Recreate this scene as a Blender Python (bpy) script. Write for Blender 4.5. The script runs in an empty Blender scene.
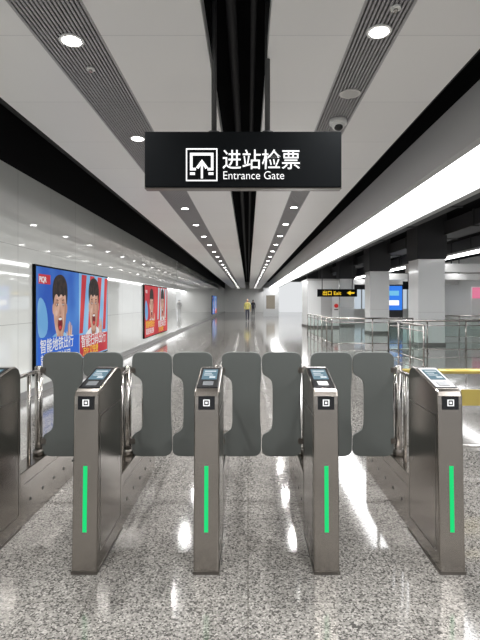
import bpy, bmesh, math, random
from mathutils import Vector, Matrix
random.seed(4)
scene=bpy.context.scene
COL=scene.collection
try:
    scene.view_settings.view_transform='Standard'
    scene.view_settings.look='None'
except Exception as e: print(e)

# ---------------------------------------------------------------- materials
def mat(name,col=(.8,.8,.8),rough=.5,metal=0,emit=None,es=0,coat=0,spec=None,alpha=None,trans=0):
    m=bpy.data.materials.new(name); m.use_nodes=True
    b=m.node_tree.nodes['Principled BSDF']
    b.inputs['Base Color'].default_value=(*col,1)
    b.inputs['Roughness'].default_value=rough
    b.inputs['Metallic'].default_value=metal
    if emit: 
        b.inputs['Emission Color'].default_value=(*emit,1); b.inputs['Emission Strength'].default_value=es
    if coat: b.inputs['Coat Weight'].default_value=coat; b.inputs['Coat Roughness'].default_value=.03
    if spec is not None: b.inputs['Specular IOR Level'].default_value=spec
    if trans: b.inputs['Transmission Weight'].default_value=trans
    return m
def N(m,t,**k):
    n=m.node_tree.nodes.new(t)
    for a,v in k.items(): setattr(n,a,v)
    return n
def L(m,a,b): m.node_tree.links.new(a,b)
def B(m): return m.node_tree.nodes['Principled BSDF']
def ramp(m,src,stops,interp='LINEAR'):
    r=N(m,'ShaderNodeValToRGB'); e=r.color_ramp; e.interpolation=interp
    while len(e.elements)<len(stops): e.elements.new(.5)
    for x,(p,c) in zip(e.elements,stops):
        x.position=p; x.color=(*c,1) if len(c)==3 else c
    L(m,src,r.inputs[0]); return r
def mixc(m,f,a,b,mode='MIX'):
    n=N(m,'ShaderNodeMix',data_type='RGBA',blend_type=mode)
    for s,v in ((n.inputs[0],f),(n.inputs[6],a),(n.inputs[7],b)):
        if hasattr(v,'links'): L(m,v,s)
        elif isinstance(v,(int,float)): s.default_value=v
        else: s.default_value=(*v,1)
    return n.outputs[2]
def objco(m,scale=(1,1,1),rot=(0,0,0)):
    t=N(m,'ShaderNodeTexCoord'); p=N(m,'ShaderNodeMapping')
    p.inputs['Scale'].default_value=scale; p.inputs['Rotation'].default_value=rot
    L(m,t.outputs['Object'],p.inputs[0]); return p.outputs[0]

def floor_mat(name,base,spread,rough,tile):
    m=mat(name,base,rough,spec=.75)
    co=objco(m)
    v=N(m,'ShaderNodeTexVoronoi'); v.inputs['Scale'].default_value=120; L(m,co,v.inputs['Vector'])
    sep=N(m,'ShaderNodeSeparateColor'); L(m,v.outputs['Color'],sep.inputs[0])
    lo=tuple(c*(1-spread) for c in base); hi=tuple(min(1,c*(1+spread*1.1)) for c in base)
    r=ramp(m,sep.outputs[0],[(0,lo),(.2,lo),(.4,base),(.72,base),(1,hi)])
    n=N(m,'ShaderNodeTexNoise'); n.inputs['Scale'].default_value=1.3; L(m,co,n.inputs['Vector'])
    r2=ramp(m,n.outputs['Fac'],[(.3,(.92,.92,.92)),(.7,(1.05,1.045,1.04))])
    c=mixc(m,1.0,r.outputs[0],r2.outputs[0],'MULTIPLY')
    br=N(m,'ShaderNodeTexBrick',offset=0.0); L(m,co,br.inputs['Vector'])
    br.inputs['Scale'].default_value=1; br.inputs['Brick Width'].default_value=tile; br.inputs['Row Height'].default_value=tile
    br.inputs['Mortar Size'].default_value=.003; br.inputs['Mortar Smooth'].default_value=.2
    br.inputs['Color1'].default_value=(.95,.95,.95,1); br.inputs['Color2'].default_value=(1.04,1.04,1.04,1); br.inputs['Mortar'].default_value=(.6,.59,.57,1)
    c=mixc(m,1.0,c,br.outputs['Color'],'MULTIPLY')
    L(m,c,B(m).inputs['Base Color'])
    return m
M_granite=floor_mat('granite_floor',(.238,.228,.215),.68,.085,.8)

def panel_mat(name,base,rough,bw,rh,mort,mcol,rot,coat=0,msz=.005):
    m=mat(name,base,rough,coat=coat)
    t=N(m,'ShaderNodeTexCoord'); s=N(m,'ShaderNodeSeparateXYZ'); c=N(m,'ShaderNodeCombineXYZ')
    L(m,t.outputs['Object'],s.inputs[0])
    L(m,s.outputs[rot[0]],c.inputs[0]); L(m,s.outputs[rot[1]],c.inputs[1])
    br=N(m,'ShaderNodeTexBrick',offset=0.0); L(m,c.outputs[0],br.inputs['Vector'])
    br.inputs['Scale'].default_value=1; br.inputs['Brick Width'].default_value=bw; br.inputs['Row Height'].default_value=rh
    br.inputs['Mortar Size'].default_value=msz; br.inputs['Mortar Smooth'].default_value=.1
    b2=tuple(x*.97 for x in base)
    br.inputs['Color1'].default_value=(*base,1); br.inputs['Color2'].default_value=(*b2,1); br.inputs['Mortar'].default_value=(*mcol,1)
    L(m,br.outputs['Color'],B(m).inputs['Base Color'])
    return m
M_ceil=panel_mat('white_aluminium_ceiling_panel',(.86,.85,.84),.38,50,1.2,.004,(.6,.6,.6),(0,1),msz=.003)
M_wall=panel_mat('white_enamel_wall_panel',(.76,.78,.76),.05,1.2,1.17,.004,(.40,.41,.41),(1,2),coat=1,msz=.004)
M_white=mat('white_paint',(.8,.8,.79),.4)
M_whiteg=mat('white_column_cladding',(.86,.87,.87),.18,coat=.4)
M_black=mat('plenum_black',(.008,.008,.009),.9,spec=.1)
M_dark=mat('dark_duct',(.03,.03,.032),.6)
M_grillebk=mat('grille_backing',(.07,.07,.07),.8)
M_slat=mat('grille_slat_grey',(.36,.35,.36),.5)
M_soffit=mat('grey_soffit',(.5,.5,.5),.5)
M_signblk=mat('sign_black',(.005,.006,.007),.6,spec=.05)
M_chrome=mat('stainless_tube',(.45,.43,.41),.2,1)
M_rubber=mat('flap_grey_rubber',(.105,.115,.110),.5)
M_blkpl=mat('black_plastic',(.012,.012,.013),.3)
M_glassb=mat('black_glass',(.01,.011,.013),.06)
M_gold=mat('brass_yellow_rail',(.55,.43,.12),.3,.6)
M_plastw=mat('white_plastic',(.8,.8,.78),.35)
def em(name,c,s): return mat(name,(.01,.01,.01),.6,emit=c,es=s,spec=.1)
E_text=em('sign_lit_white',(1,1,1),1.3)
E_green=em('led_green',(.004,.74,.20),1.0)
E_down=em('downlight_lens',(1,.98,.95),18)
E_strip=em('luminous_panel',(1,1,1),7.0)
E_yellow=em('sign_lit_yellow',(1,.65,.03),1)
E_scr=em('screen_glow',(.14,.29,.38),.7)
E_scr2=em('screen_text',(.8,.9,.95),.9)
def brushed(name,col,rough):
    m=mat(name,col,rough,1)
    co=objco(m,(6,6,400))
    n=N(m,'ShaderNodeTexNoise'); n.inputs['Scale'].default_value=1.5; n.inputs['Detail'].default_value=2; L(m,co,n.inputs['Vector'])
    r=ramp(m,n.outputs['Fac'],[(.3,(rough*.95,)*3),(.7,(rough*1.05,)*3)]); L(m,r.outputs[0],B(m).inputs['Roughness'])
    n2=N(m,'ShaderNodeTexNoise'); n2.inputs['Scale'].default_value=3; L(m,objco(m,(1,1,1)),n2.inputs['Vector'])
    r2=ramp(m,n2.outputs['Fac'],[(.3,tuple(c*.9 for c in col)),(.7,tuple(min(1,c*1.06) for c in col))]); L(m,r2.outputs[0],B(m).inputs['Base Color'])
    return m
M_steel=brushed('brushed_stainless',(.36,.33,.30),.2)
M_steeld=brushed('brushed_stainless_dark',(.20,.185,.17),.3)
def glass(name):
    m=bpy.data.materials.new(name); m.use_nodes=True; nt=m.node_tree
    nt.nodes.remove(nt.nodes['Principled BSDF']); out=nt.nodes['Material Output']
    t=nt.nodes.new('ShaderNodeBsdfTransparent'); t.inputs[0].default_value=(.78,.87,.84,1)
    g=nt.nodes.new('ShaderNodeBsdfGlossy'); g.inputs['Roughness'].default_value=.02
    x=nt.nodes.new('ShaderNodeMixShader'); x.inputs[0].default_value=.08
    nt.links.new(t.outputs[0],x.inputs[1]); nt.links.new(g.outputs[0],x.inputs[2]); nt.links.new(x.outputs[0],out.inputs[0])
    return m
M_glass=glass('railing_glass')

# ---------------------------------------------------------------- mesh builder
class MB:
    def __init__(s): s.bm=bmesh.new(); s.mats=[]
    def mi(s,m):
        if m not in s.mats: s.mats.append(m)
        return s.mats.index(m)
    def box(s,x0,x1,y0,y1,z0,z1,m):
        v=[s.bm.verts.new(p) for p in ((x0,y0,z0),(x1,y0,z0),(x1,y1,z0),(x0,y1,z0),(x0,y0,z1),(x1,y0,z1),(x1,y1,z1),(x0,y1,z1))]
        i=s.mi(m)
        for f in ((3,2,1,0),(4,5,6,7),(0,1,5,4),(1,2,6,5),(2,3,7,6),(3,0,4,7)):
            s.bm.faces.new([v[k] for k in f]).material_index=i
        return s
    def prism(s,pts,axis,a,b,m):
        def P(p,t):
            return {'x':(t,p[0],p[1]),'y':(p[0],t,p[1]),'z':(p[0],p[1],t)}[axis]
        A=[s.bm.verts.new(P(p,a)) for p in pts]; C=[s.bm.verts.new(P(p,b)) for p in pts]
        i=s.mi(m); n=len(pts)
        fs=[s.bm.faces.new(A),s.bm.faces.new(C[::-1])]
        for k in range(n): fs.append(s.bm.faces.new((A[k],C[k],C[(k+1)%n],A[(k+1)%n])))
        for f in fs: f.material_index=i
        return s
    def cyl(s,p0,p1,r,m,seg=16,r2=None,smooth=True):
        p0=Vector(p0);p1=Vector(p1);d=p1-p0
        q=d.to_track_quat('Z','Y').to_matrix().to_4x4()
        mt=Matrix.Translation((p0+p1)/2)@q
        g=bmesh.ops.create_cone(s.bm,cap_ends=True,segments=seg,radius1=r,radius2=r if r2 is None else r2,depth=d.length,matrix=mt)
        i=s.mi(m)
        for v in g['verts']:
            for f in v.link_faces:
                f.material_index=i
                if smooth and len(f.verts)==4: f.smooth=True
        return s
    def sphere(s,c,r,m,sc=(1,1,1),seg=16):
        g=bmesh.ops.create_uvsphere(s.bm,u_segments=seg,v_segments=seg//2+2,radius=r,matrix=Matrix.Translation(c)@Matrix.Diagonal((*sc,1)))
        i=s.mi(m)
        for v in g['verts']:
            for f in v.link_faces: f.material_index=i; f.smooth=True
        return s
    def poly(s,pts,m):
        f=s.bm.faces.new([s.bm.verts.new(p) for p in pts]); f.material_index=s.mi(m); return s
    def done(s,name,parent=None,loc=(0,0,0),bevel=0,recalc=True):
        if recalc: bmesh.ops.recalc_face_normals(s.bm,faces=s.bm.faces)
        me=bpy.data.meshes.new(name); s.bm.to_mesh(me); s.bm.free()
        for m in s.mats: me.materials.append(m)
        o=bpy.data.objects.new(name,me); COL.objects.link(o); o.location=loc
        if parent: o.parent=parent
        if bevel:
            b=o.modifiers.new('bevel','BEVEL'); b.width=bevel; b.segments=3; b.limit_method='ANGLE'; b.angle_limit=math.radians(40)
        return o
def empty(name,loc=(0,0,0)):
    o=bpy.data.objects.new(name,None); COL.objects.link(o); o.location=loc; o.empty_display_size=.2; return o
def text(s,name,size,loc,rot,m,parent=None,off=0,align='LEFT',ext=.001,sx=1):
    c=bpy.data.curves.new(name,'FONT'); c.body=s; c.size=size; c.offset=off; c.extrude=ext; c.align_x=align
    o=bpy.data.objects.new(name+'_tmp',c); COL.objects.link(o)
    dg=bpy.context.evaluated_depsgraph_get(); dg.update()
    me=bpy.data.meshes.new_from_object(o.evaluated_get(dg))
    bpy.data.objects.remove(o)
    me.materials.clear(); me.materials.append(m)
    n=bpy.data.objects.new(name,me); COL.objects.link(n); n.location=loc; n.rotation_euler=rot; n.scale=(sx,1,1)
    if parent: n.parent=parent
    return n
def chaikin(p,n=3):
    for _ in range(n):
        q=[]
        for i in range(len(p)):
            a=p[i];b=p[(i+1)%len(p)]
            q+=[(a[0]*.75+b[0]*.25,a[1]*.75+b[1]*.25),(a[0]*.25+b[0]*.75,a[1]*.25+b[1]*.75)]
        p=q
    return p
R90=math.radians(90)
FAR=72; NEAR=-5; HC=3.5; XW=-3.45; XR=15

# ---------------------------------------------------------------- room
MB().box(XW,XR,NEAR,FAR,-.1,0,M_granite).done('floor')
b=MB(); b.box(XW-.15,XW,NEAR,FAR,0,3.48,M_wall); b.box(XW-.15,XW,NEAR,FAR,3.48,4.5,M_black)
b.done('wall_left')
MB().box(XW,XW+.015,NEAR,FAR,0,.12,mat('skirting_grey',(.2,.2,.2),.3)).done('baseboard_left')
b=MB(); b.box(XW,3.2,FAR,FAR+.15,0,4.5,M_white); b.done('wall_back')

T=.05
b=MB()
b.box(-1.10,-.318,NEAR,FAR,HC,HC+T,M_ceil)
b.box(.159,.775,NEAR,FAR,HC,HC+T,M_ceil)
b.box(-2.42,-1.61,NEAR,FAR,HC,HC+T,M_ceil)
b.box(1.126,1.83,NEAR,FAR,HC,HC+T,M_ceil)
for x in (-2.42,-.318-.02,.159,1.83-.02): b.box(x,x+.02,NEAR,FAR,HC+T,HC+.16,M_soffit)
b.box(XW-.15,XR,NEAR,FAR,4.5,4.6,M_black)
b.done('ceiling')
for nm,x0,x1,n in (('ceiling_grille',-1.61,-1.10,17),('ceiling_grille',.775,1.126,12)):
    b=MB(); b.box(x0,x1,NEAR,FAR,HC+.045,HC+.06,M_grillebk)
    p=(x1-x0)/n
    for i in range(n): b.box(x0+p*(i+.22),x0+p*(i+.78),NEAR,FAR,HC,HC+.044,M_slat)
    b.box(x0,x0+.006,NEAR,FAR,HC,HC+.044,M_soffit); b.box(x1-.006,x1,NEAR,FAR,HC,HC+.044,M_soffit)
    b.done(nm)
def ring(b,x,y,z,r,m,ml):
    b.cyl((x,y,z-.012),(x,y,z),r,m,24); b.cyl((x,y,z-.014),(x,y,z-.0122),r*.76,ml,20)
b=MB()
for x,y0 in ((-1.345,3.66),(.967,3.54)):
    y=y0-2.19*3
    while y<FAR-1:
        ring(b,x,y,HC,.092,M_plastw,E_down)
        if y<40:
            ld=bpy.data.lights.new('downlight_lamp','AREA'); ld.shape='DISK'; ld.size=.13; ld.energy=38; ld.color=(1,.99,.97); ld.spread=math.radians(150)
            lo=bpy.data.objects.new('downlight_lamp',ld); COL.objects.link(lo); lo.location=(x,y,HC-.03)
        y+=2.19
b.done('ceiling_downlights')
b=MB()
y=480*2/209; ring(b,(350-248)/209*2,y,HC,.1,mat('speaker_rim',(.62,.6,.58),.4),mat('speaker_mesh',(.55,.54,.52),.6)); b.done('ceiling_speaker')
b=MB(); y=480*2/182; x=.99; b.cyl((x,y,HC-.05),(x,y,HC+.002),.095,M_plastw,24); b.sphere((x,y,HC-.05),.075,M_plastw,(1,1,.9)); b.sphere((x,y-.02,HC-.075),.052,M_blkpl); b.done('dome_security_camera')
for x,y in ((1.0,3.25),(-1.345,4.1)):
    b=MB(); b.cyl((x,y,HC-.02),(x,y,HC-.001),.035,M_plastw,16); b.cyl((x,y,HC-.035),(x,y,HC-.02),.015,M_chrome,12); b.done('fire_sprinkler')

# bulkhead with luminous panel
b=MB()
b.box(2.25,2.36,NEAR,FAR,3.1,3.62,M_soffit); b.box(3.17,3.3,NEAR,FAR,3.06,3.62,M_soffit)
b.box(2.25,3.3,NEAR,FAR,3.62,3.66,M_soffit)
b.done('ceiling_bulkhead')
MB().box(2.36,3.17,NEAR,FAR,3.11,3.15,E_strip).done('linear_ceiling_light')
b=MB()
for x,z,r in ((1.95,3.95,.05),(2.08,3.8,.035),(2.14,4.1,.06),(-2.8,3.95,.06),(-3.1,4.05,.05),(-.15,4.1,.05),(.05,4.0,.03)):
    b.cyl((x,NEAR,z),(x,FAR,z),r,M_dark,10)
b.done('ceiling_pipework')
for x0,x1,z0,z1 in ((4.0,4.9,3.7,4.2),(6.6,7.4,3.75,4.2),(9.3,10.4,3.7,4.2)):
    b=MB(); b.box(x0,x1,3,41,z0,z1,M_dark)
    for y in range(5,40,3): b.box(x0-.03,x1+.03,y,y+.06,z0-.03,z1+.03,M_dark)
    b.done('ventilation_duct')

# right hall: columns, beams
CX0,CX1=5.75,6.65
for y in (16.2,22.6,30,38,46):
    b=MB(); b.box(CX0,CX1,y,y+1.0,0,2.95,M_whiteg); b.box(CX0-.02,CX1+.02,y-.02,y+1.02,0,.12,M_steeld)
    b.box(CX0-.05,CX1+.05,y-.05,y+1.05,2.95,4.5,M_dark)
    b.box(CX0-.005,CX1+.005,y-.005,y+1.005,1.15,1.16,M_soffit)
    b.done('structural_column',bevel=.02)
for y in (20,27,34):
    b=MB(); b.box(CX1+.1,XR-.1,y,y+.6,2.75,3.1,M_white)
    for x in (8.6,12): b.cyl((x,y+.3,3.1),(x,y+.3,4.5),.03,M_dark,8)
    b.done('ceiling_beam')
for xx,ya,yb in ((8.05,7,38),(11.6,7,38)):
    b=MB(); b.box(xx-.15,xx+.15,ya,yb,3.25,3.3,em('linear_tube',(1,1,1),9)); b.box(xx-.19,xx+.19,ya,yb,3.3,3.38,M_soffit)
    for y in (9,16,23.9,31.5,37): b.cyl((xx,y,3.38),(xx,y,4.5),.015,M_dark,8)
    b.done('suspended_linear_light')
b=MB(); b.box(XR,XR+.15,NEAR,FAR,0,4.5,M_white); b.done('wall_right')
b=MB(); b.box(6.9,XR,42,42.2,0,.9,M_white); b.box(6.9,XR,42,42.2,2.6,4.5,M_dark); 
for i in range(9): b.box(6.9+i*1.0,6.98+i*1.0,41.95,42.2,.9,2.6,M_soffit)
b.box(6.9,XR,42.05,42.15,.9,2.6,em('shop_interior_light',(.75,.85,.95),.7))
b.done('shop_front')
E_blue=em('advert_blue',(.04,.22,.85),1)
b=MB(); b.box(8.0,9.6,29.9,30,1.0,2.5,E_blue); b.box(7.94,9.66,29.94,30.1,.0,2.56,M_dark); b.box(8.15,9.4,29.88,29.9,1.3,1.6,E_text); b.box(8.15,9.4,29.88,29.9,1.9,2.2,em('advert_cyan',(.2,.6,.9),.9)); b.done('advertising_display')
b=MB(); b.box(12.4,13.4,26.5,26.6,1.7,2.3,em('pink_board',(.9,.25,.4),.8)); b.box(12.35,13.45,26.54,26.65,0,2.35,M_white); b.done('information_board')

# service room block with sign
K=empty('service_kiosk',(0,28,0))
b=MB(); b.box(3.5,5.3,0,3,0,2.75,M_whiteg); b.box(3.47,5.33,-.03,3.03,0,.12,M_steeld); b.box(3.44,5.36,-.06,3.06,2.75,2.85,M_soffit)
b.box(4.25,4.9,-.02,0,0.12,2.1,M_soffit); b.cyl((4.83,-.06,.95),(4.83,-.06,1.15),.012,M_chrome,8)
b.done('kiosk_body',K)
def exit_sign(x,y,z,word):
    S=empty('overhead_exit_sign',(x,y,z))
    b=MB(); b.box(-1.05,1.05,0,.15,-.2,.2,M_signblk)
    for q in(-.8,.8): b.cyl((q,.07,.2),(q,.07,4.5-z),.02,M_dark,8)
    b.done('sign_box',S)
    text(word,'exit_text',.26,(-.8,-.01,-.1),(R90,0,0),E_yellow,S,.004)
    b=MB(); b.prism([(.5,0),(.7,.12),(.7,.04),(.9,.04),(.9,-.04),(.7,-.04),(.7,-.12)],'y',-.012,-.004,E_yellow); b.done('exit_arrow',S)
exit_sign(4.75,25.5,1.98,'出口 Exit')
exit_sign(9.0,24.5,2.35,'出口 Exit')
b=MB(); b.box(5.0,5.28,27.97,27.995,1.0,1.5,M_plastw); b.cyl((5.14,27.95,1.28),(5.14,27.97,1.28),.12,em('red_notice',(.7,.03,.03),.6),24); b.box(5.03,5.25,27.955,27.97,1.03,1.09,M_blkpl); b.done('wall_notice_sign')

# far central partition
b=MB(); b.box(1.6,3.2,50,50.2,0,3.0,M_whiteg); b.box(3.0,3.2,50.2,66,0,3.0,M_whiteg); b.box(1.9,2.8,49.95,50,.8,2.2,em('advert_warm',(.7,.62,.5),.35)); b.done('partition_screen')

# glass railings
def railing(loc,segs,h=.95):
    R=empty('glass_railing',loc); b=MB(); g=MB()
    for (x0,y0),(x1,y1) in segs:
        n=max(1,round(math.hypot(x1-x0,y1-y0)/1.1))
        b.cyl((x0,y0,h),(x1,y1,h),.03,M_chrome,12); b.cyl((x0,y0,.12),(x1,y1,.12),.018,M_chrome,10); b.cyl((x0,y0,h-.14),(x1,y1,h-.14),.015,M_chrome,10)
        for i in range(n+1):
            t=i/n; x=x0+(x1-x0)*t; y=y0+(y1-y0)*t
            b.cyl((x,y,0),(x,y,h),.024,M_chrome,10); b.cyl((x,y,0),(x,y,.02),.05,M_chrome,12)
        g.poly([(x0,y0,.14),(x1,y1,.14),(x1,y1,h-.16),(x0,y0,h-.16)],M_glass)
    b.done('rail_frame',R); g.done('rail_glass',R,recalc=False)
railing((0,0,0),[((2.8,16.0),(5.5,16.0)),((2.8,16.0),(2.8,22.5))])
railing((0,0,0),[((4.1,14),(12,14)),((4.1,14),(4.1,11.2))])
railing((0,0,0),[((7.2,19),(13,19))])

# ---------------------------------------------------------------- hanging sign
S=empty('entrance_gate_sign',(-.04,3.9,0))
b=MB(); b.box(-.8,.8,0,.12,2.434,2.885,M_signblk); b.box(-.805,.805,.01,.11,2.425,2.434,M_steeld); b.done('sign_box',S,bevel=.006)
b=MB()
for x in (-.24,.2): b.cyl((x,.06,2.885),(x,.06,4.5),.022,mat('hanger_dark',(.05,.05,.05),.4),12); b.cyl((x,.06,2.885),(x,.06,2.9),.05,M_dark,12)
b.done('hanger_rods',S)
def sx(px): return (px-248)*3.9/480+.04
def sz(py): return 1.5+(302-py)*3.9/480
b=MB(); Y0,Y1=-.006,-.001
def rect(x0,y0,x1,y1): b.box(sx(x0),sx(x1),Y0,Y1,sz(y1),sz(y0),E_text)
rect(186,148.5,217.5,149.7); rect(186,180,217.5,181.2); rect(186,149.7,187.2,180); rect(216.3,149.7,217.5,180)
rect(190,153,213.5,155.6); rect(190,155.6,192.6,170.5); rect(211,155.6,213.5,170.5); rect(190,168,196,170.5); rect(207.5,168,213.5,170.5)
rect(190,172.5,195,175); rect(208.5,172.5,213.5,175)
rect(200.9,165,203,178.5)
b.prism([(sx(202),sz(159.5)),(sx(208),sz(167.5)),(sx(205.6),sz(169)),(sx(202),sz(164)),(sx(198.4),sz(169)),(sx(196),sz(167.5))],'y',Y0,Y1,E_text)
b.done('gate_symbol',S)
text('进站检票','sign_text_chinese',.172,(sx(222),-.004,sz(167.5)),(R90,0,0),E_text,S,.0008,sx=.93)
text('Entrance Gate','sign_text_english',.094,(sx(222.5),-.004,sz(179.3)),(R90,0,0),E_text,S,-.0008,sx=.92)

# ---------------------------------------------------------------- ticket gates
GX=[-1.57,-.902,-.231,.4345,1.1275]; Y0G=2.64; W=.07
def leaf(x0,x1,name,parent):
    w=x1-x0; z0,z1=.345,1.125
    def X(t): return x0+t*w
    pts=[(X(.0),z0),(X(.5),z0),(X(1),z0),(X(1),z0+.12),(X(1),z0+.2),(X(.975),.6),(X(.975),.87),(X(1),z1-.2),(X(1),z1-.12),(X(1),z1),(X(.5),z1),(X(0),z1),(X(0),z1-.12),(X(0),.985),(X(.03),.955),(X(.22),.925),(X(.27),.88),(X(.27),.74),(X(.27),.58),(X(.22),.54),(X(.03),.51),(X(0),.48),(X(0),z0+.1)]
    b=MB(); b.prism(chaikin(pts,3),'y',.948,.972,M_rubber); return b.done(name,parent,bevel=.005)
for i,gx in enumerate(GX):
    G=empty('ticket_gate',(gx,Y0G,0))
    prof=[(0,.0),(.036,.93),(.04,.975),(.052,.998),(.075,1.01),(.40,1.082),(.46,1.082),(.505,1.06),(.53,1.015),(.53,0)]
    b=MB(); b.prism(prof,'x',-W,W,M_steel); b.done('cabinet',G,bevel=.009)
    b=MB()
    for s in (-1,1):
        xx=s*W; a,c=(xx-.0008,xx+.0012) if s>0 else (xx-.0012,xx+.0008)
        for (ya,yb,za,zb) in ((.06,.50,.86,.864),(.06,.50,.10,.104),(.06,.064,.10,.864),(.496,.50,.10,.864)):
            b.box(a,c,ya,yb,za,zb,M_steeld)
        b.cyl((xx-s*.001,.44,.5),(xx+s*.003,.44,.5),.012,M_chrome,12)
    b.box(-W-.003,W+.003,-.003,.533,0,.018,M_steeld)
    b.done('door_seams',G)
    def fy(z): return .036*z/.93
    b=MB()
    b.prism([(fy(.90)-.005,.90),(fy(.975)-.006,.975),(fy(.975)+.01,.975),(fy(.9)+.01,.90)],'x',-.046,.046,M_glassb); b.done('ticket_reader',G,bevel=.002)
    b=MB()
    for (xa,xb,za,zb) in ((-.018,.018,.953,.957),(-.018,.018,.921,.925),(-.018,-.013,.921,.957),(.013,.018,.921,.957),(-.006,.006,.933,.945)):
        b.box(xa,xb,.028,.0305,za,zb,E_text)
    b.done('reader_icon',G)
    b=MB(); b.prism([(fy(.23)-.004,.23),(fy(.59)-.004,.59),(fy(.59)+.006,.59),(fy(.23)+.006,.23)],'x',-.011,.011,E_green); b.done('status_light',G)
    def top(t): return 1.01+(t-.075)*(.072/.325)
    b=MB(); b.prism([(.085,top(.085)-.002),(.085,top(.085)+.004),(.395,top(.395)+.004),(.395,top(.395)-.002)],'x',-.06,.06,M_glassb); b.done('display_glass',G,bevel=.002)
    b=MB()
    b.prism([(.20,top(.2)+.0045),(.20,top(.2)+.0055),(.36,top(.36)+.0055),(.36,top(.36)+.0045)],'x',-.045,.045,E_scr)
    for ta,tb,xa,xb in ((.32,.335,-.035,.035),(.29,.30,-.035,.01),(.26,.27,-.035,.02),(.22,.245,.0,.035)):
        b.prism([(ta,top(ta)+.0058),(ta,top(ta)+.0064),(tb,top(tb)+.0064),(tb,top(tb)+.0058)],'x',xa,xb,E_scr2)
    b.prism([(.11,top(.11)+.0045),(.11,top(.11)+.0055),(.17,top(.17)+.0055),(.17,top(.17)+.0045)],'x',-.03,.03,mat('card_pad',(.12,.13,.14),.3))
    b.done('display_screen',G)
    b=MB(); b.prism([(.53,0),(.53,.36),(1.62,.36),(1.68,.30),(1.68,0)],'x',-W+.005,W-.005,M_steel); b.done('low_housing',G,bevel=.006)
    b=MB()
    for s in (-1,1):
        xx=s*(W-.005)
        b.box(xx-.001,xx+.001,.6,1.6,.27,.274,M_steeld)
        for k in range(5): b.cyl((xx-.002,.68+k*.2,.14),(xx+.002,.68+k*.2,.14),.012,M_blkpl,12)
    b.done('sensor_windows',G)
    b=MB()
    b.cyl((0,.96,.36),(0,.96,1.01),.028,M_chrome,20); b.cyl((0,.96,.36),(0,.96,.40),.042,M_steeld,20); b.sphere((0,.96,1.01),.028,M_chrome,(1,1,.5))
    b.cyl((0,.80,.36),(0,.80,.985),.014,M_chrome,14); b.cyl((0,.52,.985),(0,.96,.985),.014,M_chrome,14)
    b.cyl((0,1.5,.36),(0,1.5,.985),.014,M_chrome,14); b.cyl((0,.96,.985),(0,1.5,.985),.014,M_chrome,14)
    b.done('flap_post',G)
    b=MB()
    if i<4:
        c=(GX[i+1]+gx)/2-gx; leaf(.034,c-.003,'flap_right',G)
        for z in (.44,.97): b.box(.02,.06,.945,.975,z,z+.04,M_steeld)
    if i>0:
        c=(GX[i-1]+gx)/2-gx; leaf(c+.003,-.034,'flap_left',G)
        for z in (.44,.97): b.box(-.06,-.02,.945,.975,z,z+.04,M_steeld)
    b.done('flap_clamps',G)

# yellow barrier fence at right
F=empty('barrier_fence',(0,4.5,0)); b=MB()
for x in (1.35,2.3,3.25): b.cyl((x,0,0),(x,0,.87),.022,M_chrome,12); b.cyl((x,0,0),(x,0,.015),.06,M_chrome,16)
b.cyl((1.3,0,.85),(3.3,0,.85),.024,M_gold,12); b.box(2.0,3.25,-.01,.01,.53,.68,M_gold); b.cyl((1.35,0,.15),(3.25,0,.15),.015,M_chrome,10)
b.done('fence_rails',F)

# ---------------------------------------------------------------- wall posters
def flat(n,c,s=.8): return em('print_'+n,c,s)
def grad(n,c1,c2,sc=1.2):
    m=flat(n,c1); co=objco(m); t=N(m,'ShaderNodeTexNoise'); t.inputs['Scale'].default_value=sc; t.inputs['Detail'].default_value=1; L(m,co,t.inputs['Vector'])
    r=ramp(m,t.outputs['Fac'],[(.35,c1),(.65,c2)]); L(m,r.outputs[0],B(m).inputs['Emission Color']); return m
P_blue=grad('blue',(.02,.10,.50),(.08,.27,.72)); P_lblue=grad('light_blue',(.16,.42,.75),(.35,.62,.88)); P_red=grad('red',(.55,.03,.05),(.75,.07,.07)); P_skin=grad('skin',(.56,.30,.21),(.72,.45,.34),4); P_skind=flat('skin_shade',(.40,.17,.10))
P_hair=grad('hair',(.012,.01,.01),(.05,.03,.025),12); P_wh=flat('white',(.85,.85,.85)); P_yel=flat('yellow',(.95,.62,.05)); P_mouth=flat('mouth',(.20,.01,.015)); P_cy=flat('pale_cyan',(.5,.75,.82)); P_nav=flat('navy',(.01,.03,.2))
P_shadow=flat('cheek_shadow',(.46,.24,.17)); P_blush=flat('cheek_light',(.76,.51,.41)); P_fold=flat('shirt_fold',(.45,.55,.68)); P_bluet=flat('banner_blue',(.02,.14,.68))
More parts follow.
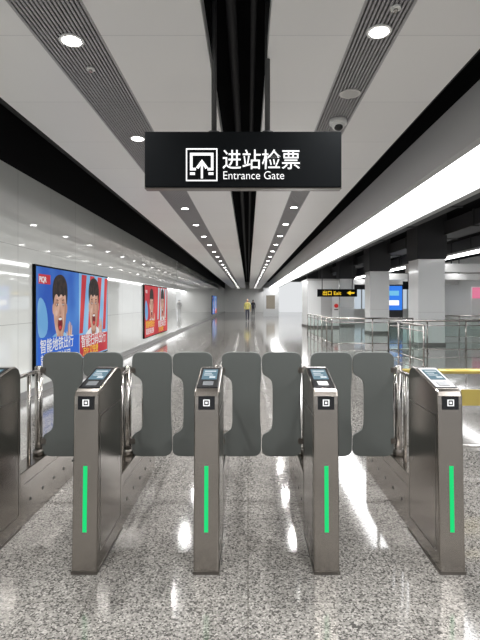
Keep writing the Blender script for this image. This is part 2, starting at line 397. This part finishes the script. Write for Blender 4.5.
def poster(y0,y1,z0,z1,left,right,full=True):
    P=empty('wall_poster_lightbox',(XW,y0,0)); w=y1-y0
    b=MB(); b.box(.0,.05,-.03,w+.03,z0-.03,z1+.03,M_signblk); b.done('frame',P,bevel=.005)
    b=MB()
    def pl(pts,m,l): b.poly([(.052+.0008*l,p[0],p[1]) for p in pts],m)
    def R(a,c,d,e,m,l): pl([(a,c),(d,c),(d,e),(a,e)],m,l)
    def E(cx,cz,rx,rz,m,l,n=28): pl([(cx+rx*math.cos(math.tau*k/n),cz+rz*math.sin(math.tau*k/n)) for k in range(n)],m,l)
    def S(pts,m,l): pl(chaikin(pts,2),m,l)
    sp=w*.50; H=z1-z0
    R(0,z0,sp,z1,left,0); R(sp,z0,w,z1,right,0)
    for j in range(4):
        a=sp+.02+j*.52; pl([(a,z0+H*.3),(a+.2,z0+H*.3),(min(a+.44,w),z1-.02),(min(a+.14,w-.05),z1-.02)],P_red if right is P_lblue else P_cy,1)
    S([(sp*.02,z0+H*.3),(sp*.02,z1-.45),(sp*.2,z1-.6),(sp*.25,z0+H*.35)],P_lblue,1)
    def man(cx,cz,s,shirt,l=2,ry=.0):
        def U(x): return cx+x*s*.86
        def Z(z): return cz+z*s
        def SS(p,m,k): S([(U(x),Z(z)) for x,z in p],m,l+k)
        def EE(x,z,rx,rz,m,k): E(U(x),Z(z),rx*s*.86,rz*s,m,l+k)
        base=(z0+H*.05-cz)/s
        SS([(-.85,base),(-.76,-.64),(-.2,-.44),(.2,-.44),(.76,-.64),(.85,base)],shirt,0)
        SS([(-.34,-.95),(-.22,-.5),(-.15,-.5),(-.24,-1.0)],P_fold,1); SS([(.34,-.95),(.22,-.5),(.15,-.5),(.24,-1.0)],P_fold,1)
        SS([(-.17,-.25),(.17,-.25),(.19,-.58),(0,-.74),(-.19,-.58)],P_skind,1.5)
        EE(-.35,-.02,.055,.10,P_skin,2); EE(.35,-.02,.055,.10,P_skin,2)
        SS([(-.34,.30),(-.36,-.02),(-.30,-.32),(-.14,-.56),(.14,-.56),(.30,-.32),(.36,-.02),(.34,.30),(0,.42)],P_skin,3)
        SS([(.36,.15),(.24,.0),(.22,-.25),(.10,-.52),(.2,-.50),(.34,-.2)],P_shadow,3.5)
        SS([(-.30,.06),(-.2,-.0),(-.08,.05),(-.09,.12),(-.2,.13)],P_shadow,3.6); SS([(.30,.06),(.2,-.0),(.08,.05),(.09,.12),(.2,.13)],P_shadow,3.6)
        EE(-.20,-.10,.06,.05,P_blush,4); EE(-.02,.22,.14,.05,P_blush,3.7)
        SS([(-.37,.02),(-.43,.28),(-.36,.50),(-.15,.60),(.15,.61),(.38,.48),(.43,.26),(.37,.02),(.32,.12),(.30,.25),(.16,.19),(.04,.26),(-.08,.17),(-.2,.26),(-.30,.20),(-.33,.12)],P_hair,4.5)
        for q in (-1,1):
            SS([(q*.08,.05),(q*.15,.08),(q*.22,.055),(q*.15,.03)],P_wh,5); EE(q*.15,.056,.026,.024,P_hair,5.5)
            SS([(q*.06,.115),(q*.16,.155),(q*.26,.13),(q*.16,.13)],P_hair,5)
        SS([(-.02,.05),(.0,.05),(.01,-.08),(.065,-.1),(0,-.14),(-.06,-.11)],P_shadow,5)
        EE(0,-.30,.14,.145,P_skind,5); EE(0,-.30,.12,.125,P_mouth,5.2); SS([(-.1,-.19),(.1,-.19),(.08,-.235),(-.08,-.235)],P_wh,5.5); EE(0,-.37,.07,.035,P_red,5.5)
        hx=cx+.47*s; hz=cz-.52*s
        S([(hx-.10*s,hz+.08*s),(hx+.11*s,hz+.08*s),(hx+.11*s,hz-.12*s),(hx+.06*s,hz-.35*s),(hx-.08*s,hz-.35*s),(hx-.11*s,hz-.12*s)],P_skin,l+6)
        for j,(dx,dz) in enumerate(((-.15,.06),(-.08,.21),(-.02,.25),(.045,.23),(.105,.17))):
            S([(hx+dx*s*.85-.024*s,hz-.02*s),(hx+dx*s*.85+.024*s,hz-.02*s),(hx+dx*s+.022*s,hz+dz*s),(hx+dx*s-.022*s,hz+dz*s)],P_skin if j%2 else P_blush,l+6.5+j*.1)
    man(sp*.50,z0+H*.61,.98,P_lblue if left is P_blue else P_wh)
    man(sp+(w-sp)*.47,z0+H*.62,1.0,P_wh)
    pl([(.05,z0+.03),(sp-.05,z0+.03),(sp-.02,z0+H*.29),(.05,z0+H*.33)],P_bluet if left is P_blue else P_red,12)
    pl([(sp+.02,z0+.03),(w-.05,z0+.03),(w-.05,z0+H*.26),(sp+.02,z0+H*.28)],P_red,12)
    R(.08,z1-.28,.55,z1-.12,P_red,3)
    b.done('print',P,recalc=False)
    X=.052+.0008*13
    RT=(R90,0,R90)
    text('PIQR','logo',.13,(.052+.0008*4,.1,z1-.25),RT,P_wh,P,.003)
    text('智能地铁出行','headline_a',.25,(X,.12,z0+.33),RT,P_wh if left is P_blue else P_yel,P,.002)
    text('就选扫码过闸','headline_b',.22,(X,.14,z0+.10),RT,P_wh,P,.002)
    text('智能扫码出行','headline_c',.28,(X,sp+.1,z0+.25),RT,P_wh,P,.002)
    text('方便又快捷','headline_d',.2,(X,sp+.2,z0+.07),RT,P_yel,P,.001)
poster(7.70,11.60,.34,2.08,P_blue,P_lblue)
poster(15.8,20.2,.32,2.06,P_red,P_red)
poster(46,52,.32,2.10,P_blue,P_blue)

# ---------------------------------------------------------------- people far down the hall
def zmat(name,stops):
    m=mat(name,(.5,.5,.5),.7)
    t=N(m,'ShaderNodeTexCoord'); s=N(m,'ShaderNodeSeparateXYZ'); L(m,t.outputs['Object'],s.inputs[0])
    d=N(m,'ShaderNodeMath',operation='DIVIDE'); d.inputs[1].default_value=2; L(m,s.outputs[2],d.inputs[0])
    r=ramp(m,d.outputs[0],[(a/2,c) for a,c in stops],'CONSTANT'); L(m,r.outputs[0],B(m).inputs['Base Color']); return m
def skin(name,verts,edges,rad,m,parent,root=0):
    me=bpy.data.meshes.new(name); me.from_pydata(verts,edges,[]); me.materials.append(m)
    o=bpy.data.objects.new(name,me); COL.objects.link(o); o.parent=parent
    md=o.modifiers.new('skin','SKIN'); md.use_smooth_shade=True
    if not me.skin_vertices: 
        bpy.context.view_layer.update()
    for i,r in enumerate(rad):
        me.skin_vertices[0].data[i].radius=(r if isinstance(r,tuple) else (r,r))
        me.skin_vertices[0].data[i].use_root=(i==root)
    s=o.modifiers.new('sub','SUBSURF'); s.levels=1; s.render_levels=2
    return o
def person(loc,rz,shirt,pants,stride=.14):
    P=empty('walking_person',loc); P.rotation_euler[2]=rz
    sk=(.55,.33,.22)
    m=zmat('clothes',[(0,(.03,.03,.03)),(.08,pants),(.92,shirt),(1.46,sk)])
    s=stride
    v=[(0,0,.95),(0,0,1.12),(0,.0,1.32),(0,0,1.44),(0,-.01,1.52),
       (-.17,0,1.38),(-.23,s*.6,1.12),(-.23,s*.4-.05,.88),
       (.17,0,1.38),(.23,-s*.6,1.12),(.23,-s*1.1,.89),
       (-.09,0,.88),(-.10,-s*.8,.50),(-.10,-s,.09),(-.10,-s-.15,.04),
       (.09,0,.88),(.10,s*.5,.48),(.10,s*1.4,.10),(.10,s*1.4-.14,.04)]
    e=[(0,1),(1,2),(2,3),(3,4),(3,5),(5,6),(6,7),(3,8),(8,9),(9,10),(0,11),(11,12),(12,13),(13,14),(0,15),(15,16),(16,17),(17,18)]
    r=[(.15,.11),(.145,.11),(.17,.12),(.08,.08),(.055,.055),.065,.048,.032,.065,.048,.032,.09,.065,.045,.035,.09,.065,.045,.035]
    try:
        skin('body',v,e,r,m,P)
        ms=mat('skin_tone',sk,.6)
        for q,(hx,hy,hz) in ((-1,v[7]),(1,v[10])):
            hv=[(hx,hy,hz),(hx,hy-.01,hz-.07)]; he=[(0,1)]; hr=[.025,.03]
            for j in range(4):
                o=(j-1.5)*.02
                hv+=[(hx,hy+o,hz-.10),(hx-q*.01,hy+o-.005,hz-.15-.01*(j in(1,2)))]; k=len(hv); he+=[(1,k-2),(k-2,k-1)]; hr+=[.009,.008]
            hv+=[(hx,hy-.04,hz-.06),(hx,hy-.055,hz-.10)]; k=len(hv); he+=[(0,k-2),(k-2,k-1)]; hr+=[.01,.009]
            skin('hand',hv,he,hr,ms,P)
    except Exception as ex: print('skin fail',ex)
    b=MB(); ms=mat('face_skin',sk,.6); mh=mat('hair_black',(.01,.01,.01),.5)
    b.sphere((0,-.01,1.62),.1,ms,(.78,.95,1.15)); b.sphere((0,.02,1.655),.1,mh,(.84,.95,.98))
    b.sphere((0,-.105,1.605),.016,ms,(.8,1,1.4))
    for q in(-1,1):
        b.sphere((q*.032,-.092,1.635),.011,mh); b.sphere((q*.08,0,1.61),.02,ms,(.5,1,1.4))
    b.sphere((0,-.092,1.565),.02,mat('lips',(.4,.12,.1),.5),(1.2,.5,.3))
    b.done('head',P)
person((-.05,38,0),.1,(.45,.40,.12),(.03,.03,.05))
person((.55,52,0),3.1,(.05,.05,.06),(.05,.05,.06))

# ---------------------------------------------------------------- camera, world
cd=bpy.data.cameras.new('camera'); cd.sensor_fit='VERTICAL'; cd.sensor_height=32; cd.lens=24; cd.shift_x=-8/640; cd.shift_y=-18/640; cd.clip_end=300
co=bpy.data.objects.new('camera',cd); COL.objects.link(co); co.location=(0,0,1.5); co.rotation_euler=(R90,0,0); scene.camera=co
w=bpy.data.worlds.new('world'); scene.world=w; w.use_nodes=True
w.node_tree.nodes['Background'].inputs[0].default_value=(.96,.98,1,1); w.node_tree.nodes['Background'].inputs[1].default_value=.8
